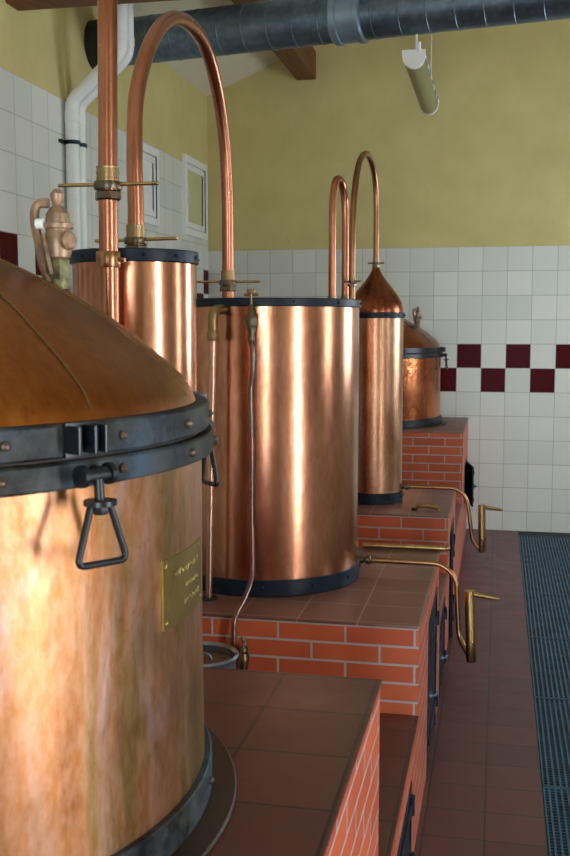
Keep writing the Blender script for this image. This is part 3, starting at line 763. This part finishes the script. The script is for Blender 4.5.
# white pipes on the left wall
def wpipe(label, y, z_el):
    root = thing('white_pipe', label, 'white pipe', (XL+.045, y, .02), 'white plastic pipes on the left wall')
    x0, x1 = XL+.045, XL+.345
    m = MB(); m.tube(rounded([(x0, y, 0.002), (x0, y, z_el), (x1, y, z_el+.26), (x1, y, zc(x1)+.0)], .05, 6), .039, 20); m.build('pipe', M['white_pvc'], root)
    for p, q in (((x0, y, z_el-.12), (x0, y, z_el-.06)), ((x1, y, z_el+.31), (x1, y, z_el+.36))):
        m = MB(); m.cyl(p, q, .0415, seg=20, bev=.003); m.build('pipe_socket', M['white_pvc'], root)
wpipe('white plastic pipe on the left wall, the nearer of the pair', 5.57, 2.93)
wpipe('white plastic pipe on the left wall, the farther of the pair', 5.665, 2.93)
m = MB()
for y in (5.57, 5.665):
    m.lathe([(.0392, 2.690), (.045, 2.690), (.045, 2.712), (.0392, 2.712), (.0392, 2.690)], (XL+.045, y, 0), 24)
m.box((XL, 5.48, 2.692), (XL+.018, 5.76, 2.71))
tag(m.build('pipe_bracket', M['iron_ring']), 'rusty metal clip holding the two white pipes to the wall', 'pipe clip')

# duct
D0, D1, DZ, DR = Vector((-2.30, 6.0, 0)), Vector((2.58, 5.15, 0)), 3.352, .132
dd = (D1-D0).normalized()
du = thing('ventilation_duct', 'large galvanised spiral duct crossing under the ceiling', 'duct', (D0.x, D0.y, DZ-DR))
n = 260; prof = []
L = (D1-D0).length
pts, rad = [], []
k = 0; s = 0
while s < L:
    for ds, rr in ((0, DR), (.136, DR), (.139, DR+.0028), (.143, DR+.0028), (.146, DR)):
        if s+ds <= L: pts.append(D0+dd*(s+ds)+Vector((0, 0, DZ))); rad.append(rr)
    s += .15
m = MB(); m.tube(pts, rad, 40); m.build('duct_tube', M['zinc'], du)
DC = [0]
m = MB(); s0 = 1.40
pp = [(s0, DR+.004), (s0+.012, DR+.016), (s0+.045, DR+.016), (s0+.05, DR+.008), (s0+.145, DR+.008), (s0+.15, DR+.018), (s0+.175, DR+.018), (s0+.185, DR+.004)]
m.tube([D0+dd*a+Vector((0, 0, DZ)) for a, b in pp], [b for a, b in pp], 40); m.build('coupling', M['zinc_smooth'], du, label='smooth pale steel coupling sleeve')
m = MB(); m.tube([Vector((XL+.001, 6.022, DZ)), D0+dd*.02+Vector((0, 0, DZ))], [DR+.012, DR+.012], 32); m.build('wall_sleeve', M['dark'], du, label='black sleeve at the wall')

# hanging tube light
la = thing('tube_light', 'unlit fluorescent tube light hanging below the duct', 'light fixture', (-.465, 6.2, 3.03))
lx, ly0, ly1, lz = -.475, 5.66, 6.92, 3.11
def halfpipe(m, x, y0, y1, z, w, h, up, th=.004, seg=14):
    A = []
    for rr in (1, 1-th/w*2):
        for y in (y0, y1):
            A.append([m.bm.verts.new((x+math.cos(PI*i/seg)*w/2*rr, y, z+(1 if up else -1)*math.sin(PI*i/seg)*h*rr)) for i in range(seg+1)])
    for i in range(seg):
        m.bm.faces.new((A[0][i], A[0][i+1], A[1][i+1], A[1][i])); m.bm.faces.new((A[2][i], A[2][i+1], A[3][i+1], A[3][i]))
        for a, b in ((0, 2), (1, 3)): m.bm.faces.new((A[a][i], A[a][i+1], A[b][i+1], A[b][i]))
    for i in (0, seg): m.bm.faces.new((A[0][i], A[1][i], A[3][i], A[2][i]))
m = MB(); m.box((lx-.058, ly0+.03, lz), (lx+.058, ly1-.03, lz+.022), .004); m.build('housing', M['white_pvc'], la)
m = MB(); halfpipe(m, lx, ly0+.03, ly1-.03, lz, .118, .068, False); dif = m.build('diffuser', M['diffuser'], la, label='yellowed ribbed diffuser')
for y0, y1 in ((ly0, ly0+.03), (ly1-.03, ly1)):
    m = MB(); S = 14
    A = [[m.bm.verts.new((lx+math.cos(PI*i/S)*.062, y, lz-math.sin(PI*i/S)*.072)) for i in range(S+1)]+[m.bm.verts.new((lx-.062, y, lz+.026)), m.bm.verts.new((lx+.062, y, lz+.026))] for y in (y0, y1)]
    N = len(A[0])
    for i in range(N): m.bm.faces.new((A[0][i], A[0][(i+1) % N], A[1][(i+1) % N], A[1][i]))
    m.bm.faces.new(A[0]); m.bm.faces.new(A[1]); m.build('end_cap', M['white_pvc'], la)
for dx in (-.024, .024):
    m = MB(); m.cyl((lx+dx, ly0+.04, lz-.03), (lx+dx, ly1-.04, lz-.03), .013, seg=14); m.build('lamp_tube', M['tube_white'], la)
for y in (5.8, 6.05, 6.3, 6.55, 6.75):
    m = MB(); m.box((lx+.056, y, lz-.022), (lx+.066, y+.03, lz+.012), .002); m.build('clip', M['zinc_smooth'], la)
for y, zt, rr in ((ly0+.03, DZ-DR+.004, .0055), (ly1-.05, zc(lx+.012), .003)):
    m = MB(); m.cyl((lx+.012, y, lz+.022), (lx+.012, y, zt), rr, seg=8); m.build('hanger_rod', M['white_pvc'], la)
m = MB(); m.cyl((lx+.03, ly0-.002, lz+.01), (lx+.03, ly0-.012, lz+.06), .010, seg=8); m.build('cable_gland', M['white_pvc'], la)

# ------------------------------------------------------------------ light
def area(name, loc, rot, sx, sy, power, col):
    l = bpy.data.lights.new(name, 'AREA'); l.shape = 'RECTANGLE'; l.size = sx; l.size_y = sy; l.energy = power; l.color = col
    o = bpy.data.objects.new(name, l); COL.objects.link(o); o.location = loc; o.rotation_euler = rot; return o
def window_light(name, h, power, col):   # daylight just outside a right wall window
    y0, y1, z0, z1 = h
    area(name, (XR+.13, (y0+y1)/2, (z0+z1)/2), (0, R(90), 0), z1-z0, y1-y0, power, col)
window_light('daylight_window_front', WR[0], 140, (.95, .97, 1))
window_light('daylight_window_middle', WR[1], 14, (.93, .96, 1))
window_light('added_far_wall_light', WR[2], 66, (.80, .93, 1))  # added source that brightens the far wall
area('daylight_door', ((DW[0]+DW[1])/2, YN-.13, DW[2]/2), (R(90), 0, 0), DW[1]-DW[0], DW[2], 150, (.80, .92, 1))
w = bpy.data.worlds.new('World'); sc.world = w; w.use_nodes = True
bg = w.node_tree.nodes['Background']; bg.inputs['Color'].default_value = (.62, .74, 1, 1); bg.inputs['Strength'].default_value = 1.0

# ------------------------------------------------------------------ camera
cam = bpy.data.cameras.new('Camera'); co = bpy.data.objects.new('Camera', cam); COL.objects.link(co)
f, W, Hh = 1026., 570., 856.
cam.sensor_fit = 'HORIZONTAL'; cam.sensor_width = 36; cam.lens = f*36/W
cam.clip_start = .05
cam.dof.use_dof = True; cam.dof.focus_distance = 3.7; cam.dof.aperture_fstop = 20
pitch = math.atan(102/f); yaw = math.atan(214*math.cos(pitch)/f)
co.location = (0, 0, 1.67); co.rotation_euler = (PI/2-pitch, 0, yaw)
sc.camera = co
sc.view_settings.view_transform = 'Standard'; sc.view_settings.look = 'None'
sc.view_settings.exposure = .30; sc.view_settings.gamma = 1; sc.view_settings.use_curve_mapping = False
sc.cycles.use_denoising = True
sc.cycles.max_bounces = 10; sc.cycles.diffuse_bounces = 6; sc.cycles.glossy_bounces = 6
sc.cycles.sample_clamp_indirect = 6
